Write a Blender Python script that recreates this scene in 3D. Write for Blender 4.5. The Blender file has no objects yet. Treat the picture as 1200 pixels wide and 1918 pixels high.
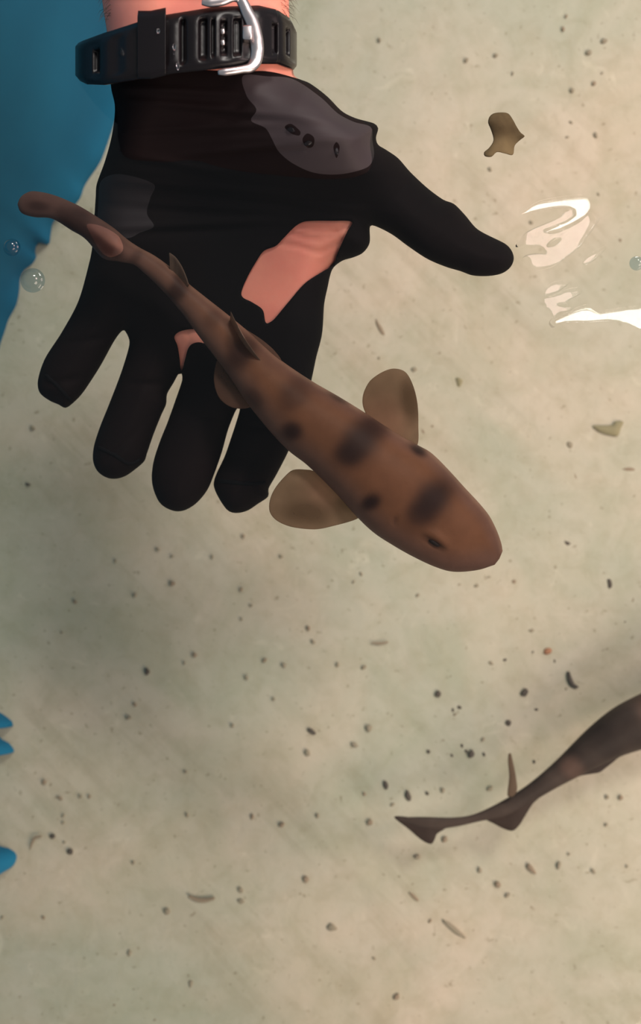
import bpy, math, random
import numpy as np
from mathutils import Vector
from mathutils.geometry import delaunay_2d_cdt

random.seed(7); np.random.seed(7)
C = bpy.context.scene.collection
scene = bpy.context.scene

# ------------------------------------------------------------------ camera, light, exposure
F = 1661.0          # focal length in pixels of the 1200x1918 frame
H = 0.35            # camera height over the water surface (z = 0), metres
FLOOR = -0.25
cam_d = bpy.data.cameras.new('camera'); cam = bpy.data.objects.new('camera', cam_d); C.objects.link(cam)
cam.location = (0, 0, H)
cam_d.sensor_fit = 'VERTICAL'; cam_d.sensor_height = 24.0
cam_d.lens = 24.0 * F / 1918.0
cam_d.clip_start = 0.01
cam_d.dof.use_dof = True; cam_d.dof.focus_distance = 0.365; cam_d.dof.aperture_fstop = 6.0
scene.camera = cam

def P(px, py, z=0.0):
    k = (H - z) / F
    return ((px - 600.0) * k, (959.0 - py) * k, z)

def area(name, loc, target, size, power, col):
    d = bpy.data.lights.new(name, 'AREA'); d.shape = 'RECTANGLE'; d.size = size[0]; d.size_y = size[1]
    d.energy = power; d.color = col
    o = bpy.data.objects.new(name, d); C.objects.link(o); o.location = loc
    o.rotation_euler = (Vector(target) - Vector(loc)).to_track_quat('-Z', 'Y').to_euler()
    return o
LAMP_A = Vector((0.66, 1.62, 1.7))      # bright white ceiling lamp
LAMP_B = Vector((1.75, 0.66, 1.6))      # dimmer rosy light, added to colour the pink part of the glare
area('ceiling_lamp', LAMP_A, (0, 0, 0), (0.54, 0.50), 40, (1.0, 0.93, 0.86))
area('added_rosy_light', LAMP_B, (0, 0, 0), (0.80, 0.80), 36, (1.0, 0.74, 0.70))
area('side_lamp', (1.15, -0.95, 0.95), (0.1, -0.2, -0.2), (1.0, 1.0), 27, (1.0, 0.78, 0.63))

w = bpy.data.worlds.new('world'); scene.world = w; w.use_nodes = True
w.node_tree.nodes['Background'].inputs['Color'].default_value = (0.70, 0.80, 0.86, 1)
w.node_tree.nodes['Background'].inputs['Strength'].default_value = 0.42
scene.view_settings.view_transform = 'Standard'
scene.view_settings.look = 'None'
scene.view_settings.exposure = -0.24
scene.view_settings.gamma = 1.0
scene.view_settings.use_curve_mapping = False

# ------------------------------------------------------------------ helpers
def lin(r, g, b):
    f = lambda c: (c / 255.0 / 12.92) if c / 255.0 <= 0.04045 else ((c / 255.0 + 0.055) / 1.055) ** 2.4
    return (f(r), f(g), f(b), 1.0)

def mat(name, col=(0.5, 0.5, 0.5, 1), rough=0.6, metal=0.0, bump=None, spec=0.5, sss=0.0, var=None, **kw):
    m = bpy.data.materials.new(name); m.use_nodes = True
    n = m.node_tree.nodes; l = m.node_tree.links; b = n['Principled BSDF']
    b.inputs['Base Color'].default_value = col; b.inputs['Roughness'].default_value = rough
    b.inputs['Metallic'].default_value = metal; b.inputs['Specular IOR Level'].default_value = spec
    if sss:
        b.inputs['Subsurface Weight'].default_value = sss
        b.inputs['Subsurface Radius'].default_value = (0.004, 0.0015, 0.001)
        b.inputs['Subsurface Scale'].default_value = 1.0
    tc = n.new('ShaderNodeTexCoord')
    if var:   # (scale, other colour)
        nz = n.new('ShaderNodeTexNoise'); nz.inputs['Scale'].default_value = var[0]; nz.inputs['Detail'].default_value = 5
        l.new(tc.outputs['Object'], nz.inputs['Vector'])
        r = n.new('ShaderNodeValToRGB'); r.color_ramp.elements[0].position = 0.35; r.color_ramp.elements[1].position = 0.68
        r.color_ramp.elements[0].color = col; r.color_ramp.elements[1].color = var[1]
        l.new(nz.outputs['Fac'], r.inputs['Fac']); l.new(r.outputs['Color'], b.inputs['Base Color'])
    if bump:  # (scale, strength, distance)
        nz = n.new('ShaderNodeTexNoise'); nz.inputs['Scale'].default_value = bump[0]; nz.inputs['Detail'].default_value = 6
        l.new(tc.outputs['Object'], nz.inputs['Vector'])
        bp = n.new('ShaderNodeBump'); bp.inputs['Strength'].default_value = bump[1]; bp.inputs['Distance'].default_value = bump[2]
        l.new(nz.outputs['Fac'], bp.inputs['Height']); l.new(bp.outputs['Normal'], b.inputs['Normal'])
    for k, v in kw.items(): b.inputs[k.replace('_', ' ')].default_value = v
    return m

def mesh_obj(name, verts, faces, m, parent=None, smooth=True):
    me = bpy.data.meshes.new(name); me.from_pydata([tuple(map(float, v)) for v in verts], [], faces)
    for x in (m if isinstance(m, (list, tuple)) else [m]): me.materials.append(x)
    me.validate(); me.update()
    if smooth: me.polygons.foreach_set('use_smooth', [True] * len(me.polygons))
    o = bpy.data.objects.new(name, me); C.objects.link(o)
    if parent:
        o.parent = parent; o.matrix_parent_inverse = parent.matrix_world.inverted() if False else o.matrix_parent_inverse
    return o

def tag(o, label=None, cat=None, group=None, kind=None):
    if label: o['label'] = label
    if cat: o['category'] = cat
    if group: o['group'] = group
    if kind: o['kind'] = kind
    return o

def empty(name, loc, label, cat, group=None):
    o = bpy.data.objects.new(name, None); C.objects.link(o); o.empty_display_size = 0.02
    o.location = loc
    return tag(o, label, cat, group)

def adopt(child, parent):           # parent while keeping world coordinates (parents are never rotated)
    child.parent = parent
    child.location = Vector(child.location) - Vector(parent.location)
    return child

def recentre(o):                    # put a mesh object's origin at its own centre
    me = o.data; n = len(me.vertices); a = np.empty(n * 3); me.vertices.foreach_get('co', a); a = a.reshape(-1, 3)
    c = (a.min(0) + a.max(0)) / 2; me.vertices.foreach_set('co', (a - c).ravel()); o.location = Vector(c) + Vector(o.location); me.update()
    return o

def catmull(pts, step=5.0, closed=True, sharp=0.5):
    P_ = np.array(pts, float); n = len(P_); out = []
    rng = range(n) if closed else range(n - 1)
    for i in rng:
        p1, p2 = P_[i], P_[(i + 1) % n]
        p0 = P_[(i - 1) % n] if closed or i > 0 else p1
        p3 = P_[(i + 2) % n] if closed or i + 2 < n else p2
        k = max(1, int(round(np.linalg.norm(p2 - p1) / step)))
        # centripetal-ish tension
        m1 = (p2 - p0) * sharp; m2 = (p3 - p1) * sharp
        L = np.linalg.norm(p2 - p1)
        for mm in (m1, m2):
            q = np.linalg.norm(mm)
            if q > L: mm *= L / q
        for j in range(k):
            t = j / k; t2 = t * t; t3 = t2 * t
            out.append((2*t3-3*t2+1)*p1 + (t3-2*t2+t)*m1 + (-2*t3+3*t2)*p2 + (t3-t2)*m2)
    if not closed: out.append(P_[-1])
    return np.array(out)

def inside(pts, loop):
    x, y = pts[:, 0], pts[:, 1]; r = np.zeros(len(pts), bool)
    a = loop; b = np.roll(loop, -1, 0)
    for (x1, y1), (x2, y2) in zip(a, b):
        if y1 == y2: continue
        c = ((y1 > y) != (y2 > y)); xi = (x2 - x1) * (y - y1) / (y2 - y1) + x1
        r ^= c & (x < xi)
    return r

def dist(pts, loop, closed=True):
    a = loop if closed else loop[:-1]; b = np.roll(loop, -1, 0) if closed else loop[1:]
    best = np.full(len(pts), 1e9)
    for p, q in zip(a, b):
        d = q - p; L = max((d * d).sum(), 1e-9)
        t = np.clip(((pts - p) @ d) / L, 0, 1)
        e = pts - (p + t[:, None] * d)
        best = np.minimum(best, (e * e).sum(1))
    return np.sqrt(best)

def inset(loop, off):
    """move loop points inwards by off (scalar or per-point array); loop orientation is detected"""
    a = np.roll(loop, 1, 0); b = np.roll(loop, -1, 0); t = b - a
    t /= np.maximum(np.linalg.norm(t, axis=1), 1e-9)[:, None]
    nrm = np.stack([-t[:, 1], t[:, 0]], 1)
    s = np.sum(loop[:, 0] * b[:, 1] - b[:, 0] * loop[:, 1])
    if s < 0: nrm = -nrm
    return loop + nrm * (off[:, None] if isinstance(off, np.ndarray) else off)

def inflate(name, loop, dloop, topf, botf, spacing, rings, m, holes=(), patches=(), lip=0.0, parent=None, wet=()):
    """closed outline (pixels) -> volume. topf/botf(pts, d) -> z of the upper/lower sheet; they meet at the rim."""
    pts = [loop]; cons = []; n0 = 0
    cons += [(i, (i + 1) % len(loop)) for i in range(len(loop))]; n0 = len(loop)
    extra = list(holes) + list(patches) + list(wet)
    for h in extra:
        pts.append(h); cons += [(n0 + i, n0 + (i + 1) % len(h)) for i in range(len(h))]; n0 += len(h)
    for r in rings:
        q = inset(loop, r); q = q[inside(q, loop)]
        dd = dist(q, loop); q = q[dd > 0.86 * r]
        for h in extra: q = q[dist(q, h) > 1.2]
        pts.append(q[::2] if r > 6 * rings[0] else q)
    lo = loop.min(0); hi = loop.max(0)
    gx = np.arange(lo[0], hi[0], spacing); gy = np.arange(lo[1], hi[1], spacing * 0.866)
    G = np.array([(x + (spacing / 2 if j % 2 else 0), y) for j, y in enumerate(gy) for x in gx])
    G = G[inside(G, loop)]; G = G[dist(G, loop) > (rings[-1] + spacing * 0.5 if len(rings) else spacing * 0.5)]
    for h in extra: G = G[dist(G, h) > spacing * 0.45]
    pts.append(G)
    A = np.vstack(pts)
    vs, es, fs, *_ = delaunay_2d_cdt([Vector(p) for p in A.tolist()], cons, [], 0, 1e-4, False)
    V = np.array([tuple(v) for v in vs]); Fc = np.array([f[:3] for f in fs])
    cen = V[Fc].mean(1)
    area2 = np.cross(V[Fc[:, 1]] - V[Fc[:, 0]], V[Fc[:, 2]] - V[Fc[:, 0]])
    ok = inside(cen, loop) & (np.abs(area2) > 1e-6); Fc = Fc[ok]; cen = cen[ok]; area2 = area2[ok]
    Fc[area2 > 0] = Fc[area2 > 0][:, ::-1]       # pixel y runs down: make the upper sheet face +z
    d = dist(V, dloop)
    rim = d < 0.35
    zt = topf(V, np.where(rim, 0, d)); zb = botf(V, np.where(rim, 0, d))
    zt = np.where(rim, (zt + zb) / 2, zt)
    hole_f = np.zeros(len(Fc), bool)
    for h in holes: hole_f |= inside(cen, h)
    mi = np.zeros(len(Fc), int)
    for p in patches: mi[inside(cen, p)] = 1
    for p in wet: mi[inside(cen, p)] = 0
    N = len(V)
    verts = [P(x, y, z) for (x, y), z in zip(V, zt)] + [P(x, y, z) for (x, y), z in zip(V, zb)]
    mp = np.where(rim, np.arange(N), np.arange(N) + N)
    faces = [tuple(map(int, f)) for f, h in zip(Fc, hole_f) if not h]
    mis = [int(k) for k, h in zip(mi, hole_f) if not h]
    for f in Fc: faces.append(tuple(int(mp[i]) for i in f[::-1])); mis.append(0)
    if lip:   # thickness of the cloth along each opening
        from collections import Counter
        cnt = Counter(); keep = {}
        for f, h in zip(Fc, hole_f):
            if h: continue
            for a, b in ((f[0], f[1]), (f[1], f[2]), (f[2], f[0])):
                cnt[(min(a, b), max(a, b))] += 1; keep[(min(a, b), max(a, b))] = (a, b)
        hd = np.full(N, 1e9)
        for h in holes: hd = np.minimum(hd, dist(V, h))
        new = {}
        for e, c in cnt.items():
            if c == 1 and hd[e[0]] < 0.3 and hd[e[1]] < 0.3:
                a, b = keep[e]
                for v in (a, b):
                    if v not in new:
                        new[v] = len(verts); verts.append(P(V[v, 0], V[v, 1], zt[v] - lip))
                faces.append((int(b), int(a), new[a], new[b])); mis.append(0)
    o = mesh_obj(name, verts, faces, m, parent)
    if len(o.data.polygons) == len(mis): o.data.polygons.foreach_set('material_index', mis)
    o.data.update()
    return o

def tube(name, path, m, parent=None, seg=24, caps=True):
    """path: list of (px, py, z, half_width_m, half_height_m); cross-section ellipse, width in the horizontal plane"""
    V = []; Fc = []
    C3 = [Vector(P(p[0], p[1], p[2])) for p in path]
    for i, p in enumerate(path):
        t = (C3[min(i + 1, len(path) - 1)] - C3[max(i - 1, 0)]).normalized()
        s = t.cross(Vector((0, 0, 1))).normalized(); u = s.cross(t).normalized()
        for k in range(seg):
            a = 2 * math.pi * k / seg
            V.append(C3[i] + s * math.cos(a) * p[3] + u * math.sin(a) * p[4])
    for i in range(len(path) - 1):
        for k in range(seg):
            a = i * seg + k; b = i * seg + (k + 1) % seg
            Fc.append((a, b, b + seg, a + seg))
    if caps:
        Fc.append(tuple(range(seg))[::-1]); Fc.append(tuple(range((len(path) - 1) * seg, len(path) * seg)))
    return mesh_obj(name, V, Fc, m, parent)

def interp(x, xs, ys):
    return np.interp(x, xs, ys)
def sm(x, a, b):
    t = np.clip((x - a) / (b - a), 0, 1); return t * t * (3 - 2 * t)

# ------------------------------------------------------------------ tank floor and walls
mf = bpy.data.materials.new('tank_floor_paint'); mf.use_nodes = True
n = mf.node_tree.nodes; l = mf.node_tree.links; b = n['Principled BSDF']; b.inputs['Roughness'].default_value = 0.8
b.inputs['Specular IOR Level'].default_value = 0.2
tc = n.new('ShaderNodeTexCoord')
def noise(scale, detail, rough, dist_=0.0, vec=None):
    z = n.new('ShaderNodeTexNoise'); z.inputs['Scale'].default_value = scale; z.inputs['Detail'].default_value = detail
    z.inputs['Roughness'].default_value = rough; z.inputs['Distortion'].default_value = dist_
    l.new(vec or tc.outputs['Object'], z.inputs['Vector']); return z.outputs['Fac']
def ramp(fac, p0, c0, p1, c1):
    r = n.new('ShaderNodeValToRGB'); e = r.color_ramp.elements
    e[0].position = p0; e[0].color = c0; e[1].position = p1; e[1].color = c1; l.new(fac, r.inputs['Fac']); return r.outputs['Color']
def mix(fac, a, b_, mode='MIX'):
    x = n.new('ShaderNodeMix'); x.data_type = 'RGBA'; x.blend_type = mode
    for s, v in (('Factor', fac),):
        if hasattr(v, 'is_linked'): l.new(v, x.inputs[0])
        else: x.inputs[0].default_value = v
    for i, v in ((6, a), (7, b_)):
        if hasattr(v, 'is_linked'): l.new(v, x.inputs[i])
        else: x.inputs[i].default_value = v
    return x.outputs[2]
big = ramp(noise(4.5, 4, 0.55, 0.6), 0.36, (0.47, 0.455, 0.355, 1), 0.64, (0.60, 0.505, 0.390, 1))
mid = ramp(noise(17, 6, 0.6, 0.9), 0.34, (0.82, 0.86, 0.80, 1), 0.62, (1, 1, 1, 1))
c1 = mix(0.75, big, mid, 'MULTIPLY')
fine = ramp(noise(70, 5, 0.65, 0.5), 0.30, (0.82, 0.80, 0.74, 1), 0.55, (1, 1, 1, 1))
c2 = mix(0.55, c1, fine, 'MULTIPLY')
speck = ramp(noise(230, 2, 0.5), 0.24, (0.50, 0.45, 0.38, 1), 0.33, (1, 1, 1, 1))
c3 = mix(0.6, c2, speck, 'MULTIPLY')
pale = ramp(noise(34, 4, 0.6, 1.6), 0.62, (0, 0, 0, 1), 0.80, (0.10, 0.09, 0.075, 1))
c4 = mix(1.0, c3, pale, 'ADD')
mp = n.new('ShaderNodeMapping'); mp.inputs['Scale'].default_value = (6, 62, 1)
vr = n.new('ShaderNodeVectorRotate'); vr.rotation_type = 'Z_AXIS'; vr.inputs['Angle'].default_value = math.radians(46)
l.new(tc.outputs['Object'], vr.inputs['Vector']); l.new(vr.outputs['Vector'], mp.inputs['Vector'])
brush = ramp(noise(1.0, 4, 0.6, 0.3, mp.outputs['Vector']), 0.36, (0.84, 0.83, 0.80, 1), 0.50, (1, 1, 1, 1))
patchy = ramp(noise(5.5, 2, 0.5), 0.46, (0, 0, 0, 1), 0.60, (0.7, 0.7, 0.7, 1))
c5 = mix(patchy, c4, mix(1.0, c4, brush, 'MULTIPLY'))
l.new(c5, b.inputs['Base Color'])
bp = n.new('ShaderNodeBump'); bp.inputs['Strength'].default_value = 0.35; bp.inputs['Distance'].default_value = 0.002
l.new(noise(60, 6, 0.6, 0.4), bp.inputs['Height']); l.new(bp.outputs['Normal'], b.inputs['Normal'])

# floor slab, gently uneven
gx = np.linspace(-0.55, 0.75, 90); gy = np.linspace(-0.75, 0.75, 100)
V = []; Fc = []
for y in gy:
    for x in gx:
        V.append((x, y, FLOOR + 0.0015 * math.sin(9 * x + 3 * y) * math.cos(7 * y - 2 * x)))
for j in range(len(gy) - 1):
    for i in range(len(gx) - 1):
        a = j * len(gx) + i; Fc.append((a, a + 1, a + 1 + len(gx), a + len(gx)))
k0 = len(V)
V += [(-0.55, -0.75, FLOOR - 0.03), (0.75, -0.75, FLOOR - 0.03), (0.75, 0.75, FLOOR - 0.03), (-0.55, 0.75, FLOOR - 0.03)]
Fc.append((k0 + 3, k0 + 2, k0 + 1, k0))
fl = mesh_obj('floor', V, Fc, mf); tag(fl, kind='structure')

# blue wall on the left; its foot line wanders
m_blue = mat('blue_tank_wall', (0.012, 0.150, 0.290, 1), 0.6, spec=0.1, var=(9, (0.018, 0.205, 0.370, 1)), bump=(14, 0.2, 0.002))
foot = [(520, -420), (430, -260), (345, -90), (285, 40), (245, 130), (225, 195), (214, 232), (190, 300), (167, 335), (158, 350), (150, 372), (128, 396),
        (110, 405), (99, 418), (95, 440), (91, 458), (72, 455), (66, 470), (68, 482), (60, 495), (46, 505), (38, 520), (36, 545), (30, 572), (16, 598),
        (8, 622), (0, 645), (-10, 690), (-26, 800), (-34, 950), (-36, 1150), (-26, 1300), (-12, 1328), (4, 1338), (22, 1352), (24, 1360), (2, 1352),
        (-8, 1366), (2, 1385), (16, 1392), (26, 1408), (8, 1409), (-12, 1398), (-30, 1450), (-28, 1560), (-6, 1583), (18, 1590), (31, 1602), (26, 1620), (4, 1634),
        (-14, 1650), (-40, 1720), (-70, 1900), (-140, 2150), (-260, 2400)]
fp = catmull(foot, 7, closed=False)
levels = [(FLOOR - 0.01, 0.0), (FLOOR + 0.002, 0.0), (FLOOR + 0.008, 0.001), (FLOOR + 0.016, 0.002), (FLOOR + 0.04, 0.004), (-0.12, 0.010), (-0.03, 0.018), (0.04, 0.024), (0.075, 0.027)]
fw = np.array([P(p[0], p[1], FLOOR)[:2] for p in fp])
# a smooth version of the line towards the top
sw = fw.copy()
for _ in range(260): sw[1:-1] = 0.5 * sw[1:-1] + 0.25 * (sw[:-2] + sw[2:])
tt = np.gradient(sw, axis=0); tt /= np.linalg.norm(tt, axis=1)[:, None]; out = np.stack([tt[:, 1], -tt[:, 0]], 1)   # foot line runs down the picture; outward is left
V = []; Fc = []; M = len(fw)
for z, off in levels:
    k = sm(z, FLOOR + 0.001, FLOOR + 0.028)
    row = fw * (1 - k) + (sw - 0.0) * k + out * off * 1.0
    V += [(x, y, z) for x, y in row]
top = sw + out * 0.027
V += [(x, y, 0.078) for x, y in (top + out * 0.006)]; V += [(x, y, 0.078) for x, y in (top + out * 0.030)]
V += [(x, y, FLOOR - 0.01) for x, y in (sw + out * 0.05)]
R_ = len(levels) + 3
for j in range(R_ - 1):
    for i in range(M - 1):
        a = j * M + i; Fc.append((a, a + 1, a + 1 + M, a + M))
wl = mesh_obj('wall_left', V, Fc, m_blue); tag(wl, kind='structure')

# ------------------------------------------------------------------ water surface with a few steep wavelets that catch the ceiling lamp and the added rosy light
mw = bpy.data.materials.new('clear_water'); mw.use_nodes = True
n = mw.node_tree.nodes; l = mw.node_tree.links
for x in list(n): n.remove(x)
o_ = n.new('ShaderNodeOutputMaterial'); mx = n.new('ShaderNodeMixShader'); tr = n.new('ShaderNodeBsdfTransparent'); gl = n.new('ShaderNodeBsdfGlossy')
fr = n.new('ShaderNodeFresnel'); fr.inputs['IOR'].default_value = 1.333
gl.inputs['Roughness'].default_value = 0.03; tr.inputs['Color'].default_value = (0.955, 0.985, 0.975, 1)
l.new(fr.outputs[0], mx.inputs[0]); l.new(tr.outputs[0], mx.inputs[1]); l.new(gl.outputs[0], mx.inputs[2]); l.new(mx.outputs[0], o_.inputs[0])

# pixel outlines of the wavelets (traced on the surface plane): white = faces lamp A, rosy = faces added lamp B
def C5(pts): return [(900 + x * 0.25, 180 + y * 0.25) for x, y in pts]
glA = [C5([(300, 888), (420, 800), (560, 765), (720, 745), (805, 745), (832, 790), (820, 850), (770, 900), (700, 950), (600, 1000), (470, 1040), (460, 1020), (560, 975), (660, 930), (710, 880), (700, 845), (640, 825), (520, 835), (400, 862)]),
       C5([(545, 1690), (620, 1640), (760, 1575), (830, 1570), (900, 1610), (1060, 1590), (1230, 1590), (1230, 1760), (1150, 1740), (1080, 1700), (960, 1680), (800, 1690), (650, 1690), (560, 1710)]),
       C5([(580, 1555), (640, 1542), (690, 1552), (640, 1570)])]
glB = [C5([(275, 1120), (280, 1080), (340, 1030), (480, 960), (600, 900), (655, 850), (700, 850), (705, 890), (650, 935), (560, 980), (470, 1025), (540, 1030), (640, 990), (740, 930), (800, 880), (835, 840), (895, 890), (860, 970), (800, 1050), (770, 1100), (680, 1180),
           (590, 1245), (520, 1280), (430, 1300), (370, 1290), (350, 1240), (312, 1215), (400, 1190), (480, 1185), (430, 1140), (330, 1145)]),
       C5([(478, 1480), (500, 1430), (560, 1395), (665, 1385), (640, 1420), (580, 1460), (520, 1480)]),
       C5([(470, 1525), (560, 1490), (660, 1450), (750, 1440), (750, 1475), (660, 1530), (700, 1570), (680, 1600), (600, 1620), (550, 1650), (520, 1600), (490, 1580)]),
       C5([(520, 1690), (545, 1665), (560, 1725), (540, 1720)]),
       C5([(765, 1250), (800, 1200), (940, 1125), (935, 1145), (860, 1220), (800, 1250)])]
hole_in_glare = C5([(490, 1130), (540, 1080), (600, 1070), (570, 1110), (520, 1135)])

xs = np.unique(np.round(np.concatenate([np.arange(-700, 960, 14), np.arange(955, 1215, 1.2), np.arange(1215, 1900, 14)]), 3))
ys = np.unique(np.round(np.concatenate([np.arange(-800, 350, 14), np.arange(355, 625, 1.2), np.arange(632, 2700, 14)]), 3))
XX, YY = np.meshgrid(xs, ys); pts = np.stack([XX.ravel(), YY.ravel()], 1)
k0 = H / F
wx = (pts[:, 0] - 600) * k0; wy = (959 - pts[:, 1]) * k0
h = 0.00030 * np.sin(55 * wx + 23 * wy) + 0.00022 * np.sin(-38 * wx + 71 * wy + 1.3) + 0.00012 * np.sin(130 * wx - 60 * wy)
reg = (pts[:, 0] > 950) & (pts[:, 0] < 1220) & (pts[:, 1] > 350) & (pts[:, 1] < 630)
sub = pts[reg]; hs = h[reg]
def wavelet(loop, lamp, period):
    global hs
    loop = catmull(loop, 3)
    ins = inside(sub, loop) & ~inside(sub, catmull(hole_in_glare, 3)); d = dist(sub, loop) * np.where(ins, 1, -1)
    c = loop.mean(0); cx, cy, _ = P(c[0], c[1], 0)
    # half vector between the direction to the lens and to the lamp, evaluated at each point
    X = (sub[:, 0] - 600) * k0; Y = (959 - sub[:, 1]) * k0; Pp = np.stack([X, Y, 0 * X], 1)
    a = np.array((0, 0, H)) - Pp; a /= np.linalg.norm(a, axis=1)[:, None]
    b_ = np.array(lamp) - Pp; b_ /= np.linalg.norm(b_, axis=1)[:, None]
    hv = a + b_; gxx = -hv[:, 0] / hv[:, 2]; gyy = -hv[:, 1] / hv[:, 2]
    g = np.array([gxx[ins].mean(), gyy[ins].mean()]); G = np.linalg.norm(g); u = (X * g[0] + Y * g[1]) / G
    u = u - u[ins].min() + 0.0004; per = period * k0
    # stepped chop: long face tilted to the lamp, short steep back
    ph = np.mod(u, per) / per; face = 0.93
    saw = np.where(ph < face, ph / face, (1 - ph) / (1 - face)) * per * face * G
    wgt = sm(d, -0.6, 0.9)
    hs = hs * (1 - wgt) + (hs * 0.35 + saw - per * G * 0.45) * wgt
for g_ in glB: wavelet(g_, LAMP_B, 150)
for g_ in glA: wavelet(g_, LAMP_A, 90)
h[reg] = hs
V = list(zip(wx, wy, h)); NX = len(xs); Fc = []
for j in range(len(ys) - 1):
    for i in range(NX - 1):
        a = j * NX + i; Fc.append((a, a + NX, a + NX + 1, a + 1))
wo = mesh_obj('water', V, Fc, mw)
tag(wo, 'clear rippled water surface with white and rosy lamp reflections at right', 'water', kind='stuff')

# ------------------------------------------------------------------ the arm, the hand and the torn glove
hand = [ # starts at the left of the wrist, runs down the little-finger side, round the fingers and the thumb, back to the wrist
    (206, 128), (208, 165), (215, 200), (210, 250), (197, 300), (181, 345), (179, 370), (177, 400), (174, 440), (172, 467), (167, 492),
    (147, 563), (117, 620), (84, 672), (71, 712), (74, 735), (92, 750), (110, 758), (123, 764), (140, 752), (157, 733), (187, 687), (213, 640), (226, 622), (233, 619),
    (242, 637), (240, 655), (226, 700), (205, 755), (187, 800), (176, 835), (174, 862), (182, 882), (198, 894), (215, 897), (234, 892), (252, 880), (270, 864), (275, 850), (288, 812),
    (303, 775), (311, 757), (313, 738), (325, 717), (334, 701), (340, 700), (341, 712), (330, 745), (314, 790), (300, 825), (288, 862), (284, 895), (289, 922), (302, 945), (325, 957), (345, 956), (367, 943),
    (388, 918), (402, 885), (415, 848), (427, 805), (440, 772), (446, 763), (449, 766), (444, 785), (432, 822), (420, 856), (405, 888), (400, 908), (408, 930), (425, 955), (440, 961), (462, 957), (484, 943), (502, 930),
    (503, 915), (517, 890), (540, 845), (560, 795), (575, 745), (584, 708), (592, 670), (603, 625), (607, 570), (613, 540), (622, 505), (640, 489), (662, 482), (680, 473), (692, 455), (693, 424),
    (706, 425), (735, 440), (765, 462), (800, 485), (835, 500), (862, 508), (885, 516), (915, 517), (940, 512), (956, 500), (962, 484), (957, 468), (945, 456), (895, 430), (870, 402), (850, 382), (830, 374), (800, 352),
    (768, 322), (745, 296), (722, 280), (708, 271), (704, 258), (708, 240), (700, 231), (665, 221), (640, 208), (612, 180), (580, 156), (552, 143), (549, 120)]
arm_r = [(544, 60), (541, 0), (548, -90), (565, -220), (585, -380)]
arm_l = [(150, -380), (165, -220), (182, -90), (191, 0), (200, 60)]
full = catmull(hand + arm_r + arm_l, 5)

ZT_Y = [-400, -150, 0, 85, 140, 200, 260, 320, 380, 440, 520, 600, 720, 860, 980]
ZT_Z = [0.058, 0.032, 0.0200, 0.0180, 0.0165, 0.0135, 0.0095, 0.0015, -0.0105, -0.0165, -0.0225, -0.0280, -0.0345, -0.0385, -0.0390]
def gs(p, x, y, sx, sy, ang=0.0):
    c, s = math.cos(ang), math.sin(ang); dx = p[:, 0] - x; dy = p[:, 1] - y
    return np.exp(-0.5 * (((dx * c + dy * s) / sx) ** 2 + ((-dx * s + dy * c) / sy) ** 2))
def ztop(p):
    z = interp(p[:, 1], ZT_Y, ZT_Z)
    # little-finger side dips, thumb stays higher
    z = z - 0.005 * sm(p[:, 1], 150, 260) * sm(500 - p[:, 0], 0, 220) * (1 - sm(p[:, 1], 330, 480))
    th = sm(p[:, 0], 640, 800); z = z * (1 - th) + (-0.012 - 0.00003 * (p[:, 0] - 800)) * th
    return z
def Rpx(p):
    return 62 + 48 * (1 - sm(p[:, 1], 120, 260))
def relief(p):
    r = 0.0035 * gs(p, 590, 250, 70, 55, 0.5) + 0.002 * gs(p, 250, 380, 60, 90) - 0.003 * gs(p, 400, 470, 80, 90)
    for x, y in ((210, 545), (300, 590), (390, 620), (540, 600)): r += 0.0014 * gs(p, x, y, 34, 30)
    # finger pads and joint furrows (cloth is gathered there)
    for x, y, a in ((150, 640, 1.0), (110, 715, 1.0), (272, 720, 1.15), (212, 850, 0.35), (385, 780, 1.25), (480, 800, 1.2), (455, 905, 0.0)):
        r -= 0.0013 * gs(p, x, y, 45, 5, a - 1.15)
    for k, (x, y, L, a) in enumerate(((380, 385, 120, 0.05), (420, 355, 140, 0.08), (360, 420, 110, -0.05), (560, 380, 90, 0.1), (420, 205, 110, 0.1), (350, 240, 120, -0.05), (330, 170, 90, 0.05), (300, 300, 80, 0.2), (450, 280, 90, -0.1))):
        r += 0.0009 * gs(p, x, y, L, 5, a) - 0.0007 * gs(p, x, y + 13, L, 6, a)
    for x, y in ((760, 345), (800, 370), (845, 400), (880, 440)): r -= 0.0009 * gs(p, x, y, 22, 4, -0.9)
    return r
def prof(p, d, R):
    q = np.clip(d / R, 0, 1); return R * np.sqrt(np.clip(1 - (1 - q) ** 2, 0, 1)) * k0
def glove_top(p, d):
    R = Rpx(p); return ztop(p) - R * k0 * 0.92 + prof(p, d, R) * 0.92 + relief(p) * sm(d, 2, 30)
def glove_bot(p, d):
    R = Rpx(p); return ztop(p) - R * k0 * 0.92 - prof(p, d, R) * 0.90
def crease(p):
    r = np.zeros(len(p))
    for pth in ([(535, 432), (575, 446), (610, 444), (645, 424)], [(520, 455), (560, 462), (600, 472), (640, 450)], [(556, 425), (590, 430), (630, 432)]):
        r -= 0.0007 * np.exp(-0.5 * (dist(p, catmull(pth, 4, closed=False), False) / 2.6) ** 2)
    r -= 0.0008 * np.exp(-0.5 * (dist(p, catmull([(352, 618), (353, 640), (344, 690)], 4, closed=False), False) / 2.4) ** 2)
    return r
SK = 0.0011
def skin_top(p, d):
    k = sm(p[:, 1], 118, 165); return glove_top(p, d) - SK * k + crease(p) + 0.0008 * gs(p, 560, 500, 45, 40)
def skin_bot(p, d): return glove_bot(p, d) + SK * sm(p[:, 1], 118, 165)

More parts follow.
